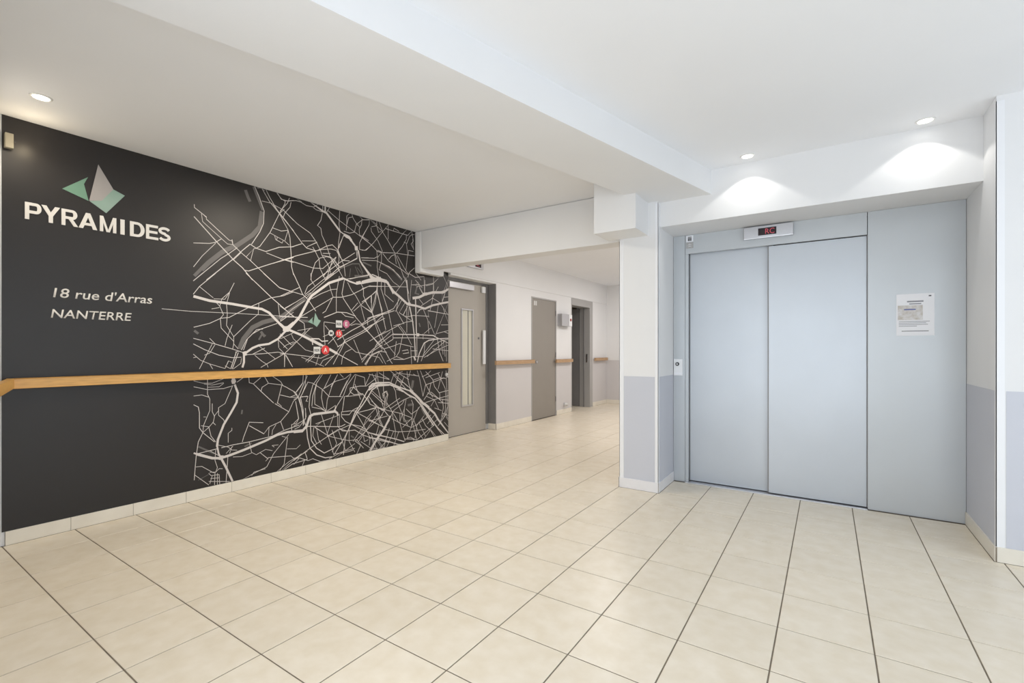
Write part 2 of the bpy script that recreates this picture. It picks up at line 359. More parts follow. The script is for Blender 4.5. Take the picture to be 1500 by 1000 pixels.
ROADS = """5 -289,2339 -288,2314 -201,2259 -202,2242 -29,2107 -14,2104 -6,2116 2,2074 71,2017 148,1962 329,1817
4 -238,2279 -229,2216 -93,2111 -41,2072 4,2075
4 -230,2279 -204,2256
7 -291,2242 -124,2073 -33,1987 8,1946 79,1892 165,1797
5 -295,2033 -178,2051 -132,2069 -86,2108
4 -295,1844 -232,1941 -132,2062
6 144,2105 79,2039 4,1954 -201,1752
5 37,2055 -33,1991 -93,1943 -289,1741
4 8,1950 66,2016
6 183,2619 219,2542 266,2423 260,2308 228,2229 157,2107
4 205,2610 246,2623 269,2601
6 144,2105 196,2079 282,2065 405,2125 544,2155
5 196,2079 228,2101 320,2243 400,2418 459,2536 462,2565
5 246,2626 315,2517 444,2396 544,2304
5 282,2623 320,2551 405,2433 488,2302
4 246,2505 329,2507 444,2473 544,2400
5 386,2619 424,2567 493,2568 544,2589
5 415,2459 483,2547 503,2600
5 444,2410 459,2451 508,2515 519,2566
4 407,2434 454,2483
5 488,2297 424,2277 343,2289
4 320,2238 362,2224 454,2193 503,2160
4 362,2224 371,2189 432,2168 444,2194
4 386,2215 381,2188
4 488,2292 459,2196
6 488,2302 508,2230 519,2089 524,1965 544,1892
5 287,2054 449,2018 544,2007
6 96,1872 131,1871 320,1959 544,2055
4 113,1993 174,2070 148,1964
4 174,2070 196,2079
5 379,2621 424,2572 456,2561 568,2593 617,2592 676,2573 747,2579
4 568,2624 627,2594
20 721,2625 851,2563 894,2554 982,2469 1050,2405
10 1050,2405 1096,2385 1154,2362
29 1096,2380 1166,2365
29 1119,2370 1166,2360 1190,2334
19 1184,2338 1238,2288
39 1248,2290 1253,2245
5 752,2580 799,2620 851,2634 851,2572
5 747,2574 778,2559 851,2553
15 878,2631 878,2560
5 927,2629 894,2564
5 910,2639 932,2626
5 905,2585 1038,2516 1250,2427 1413,2356
5 846,2543 830,2468 793,2408 830,2388 841,2324 894,2230 938,2113 1038,2002 1096,1921
5 1046,2625 1038,2472 1050,2396
5 1125,2431 1131,2492 1154,2567 1202,2588
5 1131,2492 1131,2581 1166,2630 1196,2627 1208,2579 1268,2512
5 1096,2415 1166,2410 1226,2432 1250,2518 1324,2584 1413,2608
5 1293,2630 1324,2596 1318,2533 1287,2475 1293,2415
5 1268,2522 1293,2497
5 1413,2544 1337,2414 1293,2334 1293,2262 1362,2264 1413,2304
5 1293,2415 1330,2408 1413,2377
5 1050,2396 1033,2294 1027,2206 1101,2051 1113,1953
5 1096,2376 1038,2256 1021,2185
5 1090,2369 1038,2232
5 437,2479 578,2379 716,2317 778,2246 820,2179
6 348,2496 474,2374 627,2208 676,2167 778,2157
6 521,2148 627,2199
4 627,2225 768,2252 788,2243 686,2183 676,2167
5 742,2188 768,2151 809,2083 820,1991 873,1903
5 778,2157 851,2184 938,2204 1004,2202 1038,2159
6 768,2151 820,2179 894,2225 960,2250 1016,2213 1050,2141 1084,2112 1166,2120
5 820,2179 841,2126 905,2051 938,1969
5 851,2145 938,2159
5 846,2125 938,2123 993,2093 1038,2032
5 721,1866 727,1922 768,2039 820,2094 894,2120 949,2115
6 348,1970 456,2022 578,2078 778,2157
5 428,2022 530,2016 747,1985 851,1995 1004,2134
6 778,1872 938,1998 1073,2105 1232,2216
7 873,1884 1038,2032 1262,2160
5 889,1886 1050,2014
6 1050,2033 1262,2166 1262,2237
17 1275,2249 1299,2141 1413,2013
5 1312,2176 1413,2192
5 1250,2245 1262,2166
5 1027,2206 1038,2110 1027,2069 1038,2002
5 938,2113 960,2097 894,1896
5 1004,2134 982,2091 851,1910
6 1166,1930 1413,2008
4 960,2097 1050,2043
5 1322,2585 1424,2608 1418,2552 1322,2398
6 1322,2403 1450,2339 1536,2281 1590,2280
6 1424,2627 1597,2522 1680,2436 1786,2308 1867,2159 1927,2044
5 1437,2624 1529,2577
5 1450,2538 1523,2565
5 1523,2623 1523,2565 1549,2496 1583,2514
5 1444,2526 1450,2486 1543,2399 1604,2293
5 1322,2259 1379,2269 1476,2365 1597,2506 1694,2629
5 1556,2631 1604,2523
5 1687,2622 1687,2448
6 1645,2561 1765,2557 1988,2552 2050,2622
5 1765,2557 1772,2592 1852,2570
5 1779,2400 1816,2435 1912,2560 1972,2623
6 1758,2363 1779,2400
5 1816,2313 1897,2399 1965,2502 1965,2559
6 1536,2297 1604,2282 1786,2308 2097,2326
5 1927,2461 1972,2453 2019,2547 2050,2571 2097,2586
6 2050,2622 2081,2502 2042,2460 2081,2410
5 2066,2522 2081,2398
5 1965,2457 1988,2325 1957,2127
5 1995,2377 2081,2375
5 1995,2326 2003,2379
6 1694,2221 1736,2266 1786,2291
6 1786,2291 1808,2184
5 1523,2289 1536,2196 1529,2110 1556,1976
5 1536,2217 1590,2280 1590,2183 1556,2082
6 1610,2272 1694,2199 1897,2130 1988,2086
6 1823,2286 1957,2127 2003,2088
5 1322,2177 1489,2199 1536,2228
5 1322,2152 1516,2177 1708,2136 1837,2066 1897,2018
5 1597,2163 1765,2112 1867,2037
19 1322,2111 1450,1994
27 1322,1916 1450,1963 1583,1979 1666,1968
23 1583,1979 1680,1958 1765,1837
11 1431,1981 1463,2017 1583,1990
5 1322,1977 1450,2020
6 1927,2055 1972,1971 2003,1860
7 1957,2048 1988,1859
6 1988,2052 2011,2112 2097,2181
6 2011,2101 2113,2068 2260,2098
6 2113,2126 2210,2045
6 2430,2133 2430,2023 2439,1903
5 2260,2098 2268,1886
6 2591,2178 2721,2019
6 2759,2125 2609,1932
15 2327,1898 2518,1923 2759,1985
5 2129,1954 2430,2036 2518,2107
5 1437,1888 1972,1937
5 1322,1844 1437,1893
5 2161,1992 2243,1884
5 1556,2082 1666,2054 1765,1969 1867,1925
5 -296,1734 -230,1803
5 -296,1629 -253,1694 -132,1817
4 -253,1694 -151,1614
21 -295,1613 -178,1588 -4,1576 165,1558 246,1551 310,1523 424,1414 454,1387
40 439,1382 503,1384
51 459,1396 483,1364
19 469,1387 544,1448
14 483,1383 544,1361
4 -508,1499 -311,1493 37,1499 544,1500
6 109,1849 329,1663 544,1500
6 260,1869 405,1758 534,1732
5 -293,1369 -178,1405 -93,1451 -29,1461 122,1551 329,1658 444,1687 544,1735
4 -147,1606 -61,1610 -25,1673 12,1754
4 -25,1673 -85,1612 -102,1549
4 -163,1523 -104,1538
4 -132,1582 -100,1547 -73,1481 -97,1450
4 -25,1668 -49,1572 -43,1488 -49,1394 8,1301
4 -97,1446 -91,1371 8,1262
4 -4,1400 -45,1291 -61,1223
4 219,1603 214,1504 148,1446 8,1301 8,1241 0,1198
4 8,1241 45,1198
5 -296,1282 -139,1239 12,1193 88,1167
4 -178,1284 -136,1239
5 -296,1238 -216,1193 -108,1147 -4,1125 71,1128
4 -159,1239 -253,1039
4 -139,1231 -178,1164 -216,1148
4 -296,1157 -245,1108 -178,1077 -61,1036
4 -296,1129 -275,1133
4 -178,1077 -155,1035
6 29,1172 -16,1031
6 45,1167 -4,1030
4 21,1172 54,1180
4 71,1119 66,1076 4,1030
4 -61,1036 -33,1099 -8,1086
4 -61,1058 -21,1035
17 92,1145 92,1084 79,1040
37 83,1154 113,1163
18 105,1163 165,1207 219,1230 310,1244 395,1291 464,1364
5 165,1153 273,1207
5 113,1149 255,1157 395,1170 454,1156 544,1146
5 386,1431 237,1374 165,1331 122,1286 88,1189
5 255,1375 201,1368 113,1277 71,1189
5 237,1036 454,1156 544,1237
5 395,1282 483,1198
4 400,1208 395,1282
5 405,1203 459,1151 454,1034
5 469,1142 534,1031
4 219,1225 367,1110
4 183,1144 246,1090 292,1061 301,1034
4 544,1352 524,1342 415,1292
4 395,1608 405,1516 415,1451 544,1543
4 454,1566 544,1625
4 544,1266 474,1236 444,1212
5 412,1754 634,1715
5 412,1680 602,1780
6 541,1907 602,1790 634,1720 698,1667 774,1569
24 500,1389 602,1499 698,1672 730,1715 922,1861 1091,1929
17 1091,1929 1166,1906 1256,1890 1418,1931 1602,1981
33 1250,1896 1309,1912
31 1431,1994 1502,1975 1581,1990
11 1418,2025 1431,1983
5 1115,1921 1418,2003
4 719,1931 725,1863 769,1808
5 655,1727 687,1799 876,1952
5 660,1718 946,1962
5 676,1690 763,1778 981,1967
5 730,1685 830,1744 946,1797 1017,1810
5 592,1489 623,1510 969,1722
5 847,1553 882,1576 963,1721
5 1041,1943 1005,1762 1005,1574
6 1103,1919 1072,1768 1091,1717 1243,1536 1376,1416 1602,1200
6 969,1722 1066,1731 1191,1769 1404,1879 1602,1901
5 922,1851 946,1776 969,1722
5 1141,1892 1191,1812 1243,1763 1309,1671 1459,1593 1516,1438 1602,1257
6 1309,1901 1343,1850 1343,1773 1390,1688 1459,1599
5 1217,1599 1445,1783 1516,1846
5 1309,1660 1363,1498
5 1191,1608 1269,1690
7 1530,1950 1530,1813 1602,1625
5 1523,1847 1502,1709 1459,1604
5 1445,1783 1445,1704
7 864,1512 1017,1575 1128,1577 1243,1546
5 1066,1573 1115,1539 1217,1529
5 864,1463 864,1382 876,1240
5 876,1433 922,1384
5 864,1468 993,1459
6 412,1493 687,1502
14 412,1432 470,1387
51 451,1382 495,1384
45 470,1406 470,1359
21 490,1379 613,1334 719,1288
27 719,1288 830,1239
20 808,1249 876,1219
25 922,1199 1017,1152
8 1017,1152 1269,1031
14 412,1315 470,1368
5 412,1152 455,1156 676,1130 830,1108 922,1148
5 455,1156 719,1402
5 455,1151 455,1033
5 465,1142 530,1036
5 571,1488 650,1443 660,1365 613,1325
4 582,1372 741,1403
4 520,1342 541,1294 665,1189 752,1169
4 412,1338 520,1237 561,1266
10 741,1239 730,1298 808,1299 841,1275 910,1281
5 910,1250 1066,1389 1103,1395
5 853,1321 934,1353
6 1011,1168 1115,1295 1296,1375 1602,1533
6 876,1036 1017,1168
6 969,1044 1066,1199 1115,1295
7 1017,1220 1191,1307 1390,1400 1602,1568
5 1179,1446 1243,1465 1322,1463
7 1017,1293 1191,1393 1390,1488 1602,1591
5 957,1323 1029,1220
5 1066,1357 1115,1263 1243,1167 1363,1144
5 1217,1297 1283,1167 1322,1079
6 1322,1057 1404,1144 1602,1246
6 1363,1028 1459,1132 1602,1188
5 665,1081 876,1240
5 687,1071 763,1139
5 819,1038 853,1087 969,1127
5 1066,1041 1078,1115 1115,1167 1191,1199
5 1054,1304 1041,1398
5 1243,1503 1115,1412
5 1376,1022 1530,1268 1602,1315
4 460,1576 571,1642 719,1743
4 412,1460 530,1571 655,1658
4 412,1591 571,1488
4 623,1121 864,1026
4 774,1039 808,1139
28 1322,1909 1450,1950 1583,1966 1666,1960 1765,1862 1867,1805 1988,1731
25 1988,1731 2129,1725 2276,1701 2413,1753 2609,1799 2759,1818
37 1988,1737 2034,1735
31 2066,1812 2177,1834 2276,1879 2413,1916 2609,1936 2759,1989
38 2243,1875 2310,1888
12 1972,2019 1995,1794 2019,1728
16 2019,1705 2066,1536 2097,1341 2113,1110
16 2113,1828 2121,1631 2129,1388
24 2089,1110 2113,1063
8 2137,1388 2137,1121
37 2129,1376 2177,1372
12 1765,1369 2129,1376 2430,1372 2518,1332 2759,1343
7 1758,1328 2129,1336 2448,1334
8 2413,1372 2759,1279
7 1536,1966 1523,1858 1590,1630 1652,1418
6 1590,1972 1583,1875 1694,1615 1758,1377 1758,1312 1624,1245
6 1638,1978 1638,1816 1765,1741
6 1523,1858 1489,1728 1457,1620
6 1450,1788 1450,1620 1516,1487 1624,1298
6 1322,1703 1450,1788 1516,1836
6 1348,1726 1373,1708 1457,1610
7 1322,1468 1450,1547 1652,1601 1779,1643
6 1322,1386 1424,1451 1638,1547
7 1398,1461 1398,1533 1722,1639
7 1322,1447 1424,1368 1624,1201 1722,1060 1750,1032
6 1322,1088 1476,1201 1765,1378
6 1360,1036 1450,1138 1556,1175 1666,1164
6 1503,1328 1694,1408 1867,1487 1957,1519 2066,1536
6 1765,1466 1867,1492
5 1779,1830 1942,2015
6 1867,1794 1765,1664 1583,1586
6 1845,1803 1808,1645 1867,1571 1927,1495
5 1897,1785 1794,1633
5 1942,1744 1852,1625 2081,1525
6 1988,1714 1912,1596 1988,1583 2081,1606 2344,1610
6 1972,1713 1972,1395
5 1995,1589 2050,2029
6 2145,1633 2177,1682 2276,1701
6 2344,1598 2327,1680 2740,1658
6 2243,1698 2327,1561 2344,1394
6 2243,1391 2243,1321
6 2759,1812 2448,1349
6 2572,1772 2759,1647
6 2413,1844 2554,1795
6 2395,1830 2518,2000
6 2518,1767 2448,1470
6 2591,1934 2591,1810 2683,2019 2740,2113
6 2430,2051 2413,1831 2361,1671
6 2276,2056 2268,1878
6 2227,1956 2113,2036
6 2177,1951 2243,1875
6 2293,1987 2430,2027
6 2050,1971 2177,1986
6 2177,1810 2243,1757
6 2210,1731 2413,1844
6 2627,1875 2759,1888
6 2210,1696 2145,1645
14 2145,1039 2177,1144 2260,1273 2344,1310 2518,1332
7 2210,1050 2260,1155 2276,1274
7 2243,1108 2413,1239 2554,1302 2759,1330
6 2260,1096 2465,1178 2759,1254
8 2501,1325 2536,1166 2609,1042
6 2572,1302 2609,1129
6 2609,1327 2646,1103
6 2664,1303 2674,1040
6 2243,1132 2448,1324
6 2310,1107 2646,1303
6 2448,1361 2759,1279
7 1765,1081 1927,1078 2066,1110 2243,1108
6 1666,1061 1808,1113 1927,1078
6 1624,1201 1765,1235 1852,1263 2081,1225
6 1808,1290 1779,1114
6 1912,1382 1852,1168 1808,1113
6 2034,1179 2145,1179
6 2034,1225 2050,1018
5 1957,1383 2050,1248
6 1897,1179 1988,1191 2003,1156 1912,1146
5 1556,1169 1652,1029
5 1489,1054 1556,1169
5 1624,1298 1794,1135
5 1322,1150 1398,1139 1556,1106 1610,1040
5 1638,1460 1624,1524
5 1322,1662 1463,1600
6 2344,1550 2448,1385
5 2378,1467 2260,1392
5 1424,1285 1652,1407
5 1503,1233 1722,1398
5 1837,1469 1927,1382
5 1867,1470 1957,1383
6 2572,1512 2759,1520
6 2609,1725 2759,1545
6 2413,1203 2759,1178
6 2627,1427 2759,1406
6 2483,1398 2759,1444
26 4,959 7,905
36 4,939 10,914
17 16,899 42,824 31,746 -16,663 -71,573 -116,456 -123,400
13 -123,409 -111,341 -93,299
35 -107,306 -75,300
20 -98,300 -159,312 -274,366
12 -274,366 -293,378
20 -98,300 -25,310 88,334 278,383 385,419 484,430 635,425 683,457
17 -87,288 -53,214 -2,87
5 -39,298 -53,89
5 -294,900 -194,870 -71,871 2,890
4 -294,946 -228,924 -159,920 -71,953
4 -220,918 -159,905 -71,919
4 -194,889 -107,888 -71,914
4 -194,954 -194,833 -177,794 -177,700 -224,584 -228,529
4 -294,827 -236,831 -185,809
5 -294,758 -261,737 -253,690 -253,570 -228,529 -142,441
5 -228,529 -261,460 -274,370 -282,280 -290,163
4 -159,755 -159,689 -142,649 -151,603 -185,565 -224,533
4 -155,603 -133,577
4 -241,586 -185,570 -168,492 -133,439
4 -2,886 -62,745 -111,717 -111,655 -71,612 -66,592
4 -111,693 -146,649
3 -224,654 -203,651
4 -7,536 -7,516 -36,496 -36,419
5 35,918 88,955
5 -120,399 -124,381 -261,368
6 -89,384 2,393 136,396 341,415
6 341,415 451,451 600,480
4 -120,413 -35,380 -7,351 35,343
4 -7,380 -25,325
4 -53,330 2,383
4 -133,373 -138,289 -120,228 -133,193 -177,202
4 -172,371 -107,321
4 -278,265 -236,261 -151,192
4 -286,203 -185,101
4 -185,195 -168,172 -107,168
4 -151,192 -133,193 -107,216 -80,210
4 -138,194 -142,91
4 -120,181 -120,86
4 -172,150 -107,140
4 -185,129 -25,92
4 -107,168 -102,81
4 -159,170 -177,108
5 78,405 88,443 136,566 257,546
5 136,536 263,447 310,502 417,536
4 310,502 304,420
4 374,515 341,467 336,426
5 417,536 496,617 541,710 588,744
5 417,536 445,457
5 171,895 237,825 352,711
5 132,952 136,907 171,895 237,947
5 268,956 304,892 247,860 237,825
5 304,892 428,869 473,845 564,790 588,744
5 341,953 417,901 439,863
5 428,864 385,703
5 363,705 496,617
4 385,714 428,672
5 412,780 507,751 588,744
5 507,751 564,768
6 588,744 683,942
5 564,790 635,878 641,944
6 588,744 635,602 647,479
6 611,748 641,612 641,469
5 564,708 594,541 570,500 524,495 524,430
5 665,632 665,532 600,463 553,448
5 611,742 683,747
4 136,396 156,302 196,274 278,306 341,284
4 2,291 78,281 156,297
4 227,289 299,219 278,202
5 299,229 518,204 541,178 600,167
5 496,407 352,256 289,149 196,122 88,86
5 484,382 451,142 406,87
4 428,401 467,385
4 479,276 570,262 611,291
4 341,331 395,327
4 336,332 358,313
4 156,100 176,126 278,135
4 283,206 304,223
5 385,87 496,154 683,218
6 451,89 530,126 683,140
5 428,83 484,124 623,206
5 629,84 653,134
5 659,211 683,140
24 544,423 631,419 675,459 701,529 711,551 751,565 877,565 987,567
31 981,563 992,581
21 987,567 1015,549 1026,519
10 987,582 998,619
7 670,459 1020,408 1066,406 1112,420
9 675,450 685,347 711,242 782,164 877,118 954,113
8 721,545 716,453 726,313 782,229 867,167 954,190 1032,225 1077,247
5 751,439 741,357 782,276
5 782,426 803,310 835,258
5 1020,510 1020,412 1077,356 1136,347
5 1043,537 1037,400
5 835,551 899,362 954,200 976,128
5 976,534 899,352
5 772,469 1020,520
5 824,476 762,438 910,332 1032,382
6 711,242 899,324 1032,372 1183,411
6 544,155 711,242
5 544,119 602,170 690,126 741,135 824,90 954,89
5 661,205 680,155
6 690,884 631,774 602,731 621,648 641,536 670,459
5 670,954 661,845 631,774
5 641,955 636,874 573,796
5 690,880 741,867 845,800 921,723 1066,711
6 824,947 741,849 711,749 701,640 721,564
6 845,946 782,865 741,747 731,646
5 782,856 762,773 762,661 835,617 888,573
5 845,800 835,720 856,624 888,583
5 731,637 835,607 888,578
6 856,804 998,872 1112,895 1183,942
5 998,901 954,826 899,686 888,583
5 942,942 867,813
6 1020,939 942,817
6 1231,930 1136,824 1089,719 1009,618 987,572
6 1243,919 1207,790 1147,714 1101,708 1077,562
5 1136,874 1089,798 1043,713
6 1183,932 1043,713
12 1702,816 1523,821 1431,785 1380,726 1305,609 1231,526 1159,374
13 1702,789 1537,789 1457,752 1406,683 1330,597 1255,523 1171,392
7 1159,374 1089,265 976,128
7 1147,356 1112,281 1089,107
6 1066,554 1171,552 1255,543
6 1066,524 1159,514 1207,558 1305,589
6 1066,554 1066,505 1112,450 1305,344 1497,253 1702,190
7 1043,380 1136,347 1231,344 1330,278 1523,196 1702,136
6 1171,412 1305,374 1380,323
23 1702,397 1604,280 1523,196 1431,86
6 1255,523 1510,547
6 1243,534 1618,321
6 1255,513 1393,300 1431,232 1419,151
6 1171,792 1292,804 1380,799 1523,885
6 1171,792 1171,752 1219,718 1330,720
6 1207,800 1305,722
6 1231,829 1305,660
5 1124,706 1231,707 1330,710
6 1231,930 1355,893 1367,800
6 1431,921 1367,810
6 1457,930 1523,821 1564,680 1632,503
6 1510,928 1510,822
6 1618,934 1618,837
6 1550,937 1702,855
6 1431,597 1380,664 1330,720
6 1393,684 1431,597 1632,503 1702,430
5 1457,741 1632,600
6 1618,644 1604,699 1646,722 1674,682 1646,641
6 1646,641 1632,513 1564,425
5 1510,547 1380,447 1330,350
6 1510,547 1564,382 1604,323
5 1444,470 1305,333 1207,226
5 1564,510 1380,323 1280,215
6 1604,463 1231,222
5 899,333 1089,265 1159,244 1255,239 1342,133
5 1159,374 1159,234 1231,111
6 1243,221 1305,170 1255,77
5 1032,362 1112,153
5 954,383 1009,239 954,161
5 921,100 1066,141 1231,152
5 976,138 1136,129 1207,136
5 976,80 1136,158 1231,202
5 1342,266 1355,202 1406,215
5 1305,211 1457,102 1537,99
5 1537,194 1618,74
5 1444,73 1646,91
5 1523,80 1497,148 1457,249
6 1550,352 1510,241
6 1406,70 1510,199
6 1618,85 1702,299
5 1089,906 1043,948
5 661,635 670,551 651,517
5 544,477 641,518
5 563,707 592,542 544,503
5 544,799 592,741 544,727
5 621,747 690,742 670,698 690,696
5 899,581 998,629
15 1413,781 1461,817 1535,827 1701,818 1834,763 1988,711 2075,684
16 1413,752 1486,791 1572,805 1714,792 1862,736 1988,658 2104,606 2194,522 2286,403 2429,230
30 2017,709 2104,649 2164,601 2255,517
34 2255,528 2349,463
26 2333,465 2445,386 2511,299 2715,98
12 2224,509 2381,326 2511,185 2629,88 2733,72
8 2164,590 2286,425 2511,173 2595,87
7 1974,934 1988,838 2031,708
7 2031,942 2002,869
6 1848,918 2164,872
7 2194,936 2286,767 2413,591
6 2141,938 2179,850 2209,739 2240,617
7 2240,617 2286,756 2381,773 2629,828
7 2286,922 2413,816 2445,724 2544,626 2544,557
7 2595,910 2511,686
7 2511,890 2646,688 2663,536 2646,386 2544,260
7 2663,919 2680,650 2698,451 2612,298
9 2707,906 2733,705 2724,518 2680,359 2511,219
8 2595,553 2612,436 2578,325
7 2381,773 2349,663 2255,572
7 2317,655 2544,557 2751,528
7 2511,515 2751,487
7 2286,536 2527,570 2751,587
7 2381,661 2511,572 2595,507
6 2445,555 2381,482
6 2302,612 2445,555 2527,422
6 2445,453 2578,405
7 2527,639 2751,657
13 2680,837 2733,834
6 1413,684 1523,557 1623,512 1675,451
6 1449,720 1623,577
6 1523,754 1547,802 1523,961
6 1617,957 1617,738 1636,646
6 1413,926 1701,853
6 1727,821 1767,901 1903,936
6 1727,821 1794,715 1807,621
6 1807,621 1903,425 1931,338
6 1610,658 1630,707 1662,724 1681,683 1662,614 1662,553
6 1636,646 1636,536
6 1413,539 1523,557 1688,500 1862,451 2045,377
6 1535,556 1572,404 1610,329
23 1720,436 1662,352 1623,287 1523,203 1437,91
6 1727,435 1767,492 1903,561 1931,600
6 1675,441 1413,414
6 1714,518 1917,601 2017,624
6 1598,510 1862,627
6 1413,424 1610,329 1662,312
6 1740,403 1862,337 2045,260 2104,273 2381,370
6 1740,485 1794,253 1780,153
6 1862,451 1862,337 1903,217 1945,116
6 1959,608 1931,495 1862,357
6 1931,506 1931,380 1988,289
6 1959,492 2045,420 2149,462 2194,501
6 2045,590 2075,534 2060,375 2045,270
6 2164,493 2045,270 1974,143
7 2224,345 2286,249 2365,183
6 2164,309 2286,117
6 2075,363 2164,179 2240,91
6 2045,377 2134,97
6 2255,374 2134,269 2104,123
7 2445,239 2134,97
7 2381,192 2255,77
7 2381,180 2478,76
7 2381,169 2445,59
11 1413,288 1572,235 1794,161 1931,108
11 1413,235 1572,196 1834,92 1889,68
5 1449,263 1486,102
5 1510,205 1598,82
5 1572,295 1523,213 1473,221
6 1623,297 1834,237 2075,213 2286,205
6 1701,287 1636,145 1560,89
6 1767,257 1662,81
6 1848,245 1767,83
7 1931,139 2045,121 2134,97
6 1974,143 2031,145 2089,114 2075,74
6 1903,279 2045,366
6 1662,594 1794,417 1848,338
5 1449,633 1598,510
6 1754,911 1974,712
6 1862,938 1780,767
6 1931,883 1848,721
6 1794,941 2002,837
6 1714,954 1988,754
6 1821,836 1931,799 2075,694
6 2075,898 2134,874
6 2224,858 2317,887 2381,929
6 2286,845 2544,900
6 2413,805 2544,832 2663,814
6 2381,460 2286,337
6 2445,363 2317,267
6 2511,310 2381,236
6 2646,363 2751,281
6 2663,315 2751,257
6 2629,249 2751,175
6 2595,369 2751,328
6 1807,734 1959,682 2045,611
6 1767,778 1903,696"""
WATER = """36 -238,1830 -185,1895 -85,1995 -4,2052 37,2076 165,2189 228,2274 246,2413
22 174,2610 201,2546 255,2425
24 -289,1774 -238,1838
26 105,2563 126,2508 144,2473
14 348,2371 348,2371
11 1050,2023 1202,2095 1287,2108 1337,2013
7 1178,2042 1166,1950
7 1238,2071 1287,1976
7 1262,2064 1349,1984
17 1335,2133 1450,2109
18 1583,2161 1765,2101 1897,2007
38 54,1198 88,1285 165,1385 255,1434 395,1478
28 395,1478 544,1582
22 237,1352 273,1307
14 219,1279 246,1325 282,1317
19 -289,1343 -260,1319
34 412,1479 510,1551 665,1679
23 602,1470 698,1465
47 644,1335 730,1288
26 1230,1968 1404,1990
19 2145,1971 2113,1874 2177,1869
19 2177,1518 2194,1472
19 2161,2019 2113,1967
13 78,678 73,643
13 97,362 156,382
13 -142,346 -261,423
5 -261,156 -185,185
33 1355,347 1305,292
16 1183,290 1219,265
37 2075,823 2060,749 2031,708
29 1988,532 2075,534
38 2224,476 2286,381
19 1945,347 2031,347"""
o = ribbons('printed_river', WATER, M['river'], XL+.0004); o['kind'] = 'stuff'
o = ribbons('printed_roads', ROADS, M['road'], XL+.0008); o['kind'] = 'stuff'

def flat(name, polys, m, parent, x, tk=0.0006):
    """thin plate on the mural plane from (y, z) polygons"""
    bm = bmesh.new()
    for n_, pts in enumerate(polys):
        xx = x+n_*1.5e-5
        a = [bm.verts.new((xx, *p)) for p in pts]; b = [bm.verts.new((x-tk, *p)) for p in pts]
        bm.faces.new(a); bm.faces.new(b)
        for k in range(len(pts)): j = (k+1) % len(pts); bm.faces.new((a[k], a[j], b[j], b[k]))
    return obj(name, bm, m, parent)
def text(name, s, m, parent, origin, ux, width, height, offset=0.0, depth=0.002, align_w=True, shear=0.0):
    """string as mesh; origin = lower-left point, ux = text direction (x/y plane), up = z"""
    c = bpy.data.curves.new(name, 'FONT'); c.body = s; c.size = 1; c.offset = offset; c.extrude = 0.0; c.shear = shear; c.resolution_u = 4
    t = bpy.data.objects.new('tmp', c); COL.objects.link(t)
    dg = bpy.context.evaluated_depsgraph_get(); me = bpy.data.meshes.new_from_object(t.evaluated_get(dg))
    bpy.data.objects.remove(t)
    xs = [v.co.x for v in me.vertices]; ys = [v.co.y for v in me.vertices]
    x0, x1, y0, y1 = min(xs), max(xs), min(ys), max(ys)
    ux = Vector((*ux, 0)).normalized(); nrm = ux.cross(Vector((0, 0, 1)))
    bm = bmesh.new(); bm.from_mesh(me)
    ex = bmesh.ops.extrude_face_region(bm, geom=bm.faces[:])
    top = {v for v in ex['geom'] if isinstance(v, bmesh.types.BMVert)}
    O = Vector(origin)
    for v in bm.verts:
        a = (v.co.x-x0)/(x1-x0)*width; b = (v.co.y-y0)/(y1-y0)*height
        v.co = O+ux*a+Vector((0, 0, 1))*b+nrm*(depth if v in top else 0)
    return obj(name, bm, m, parent)

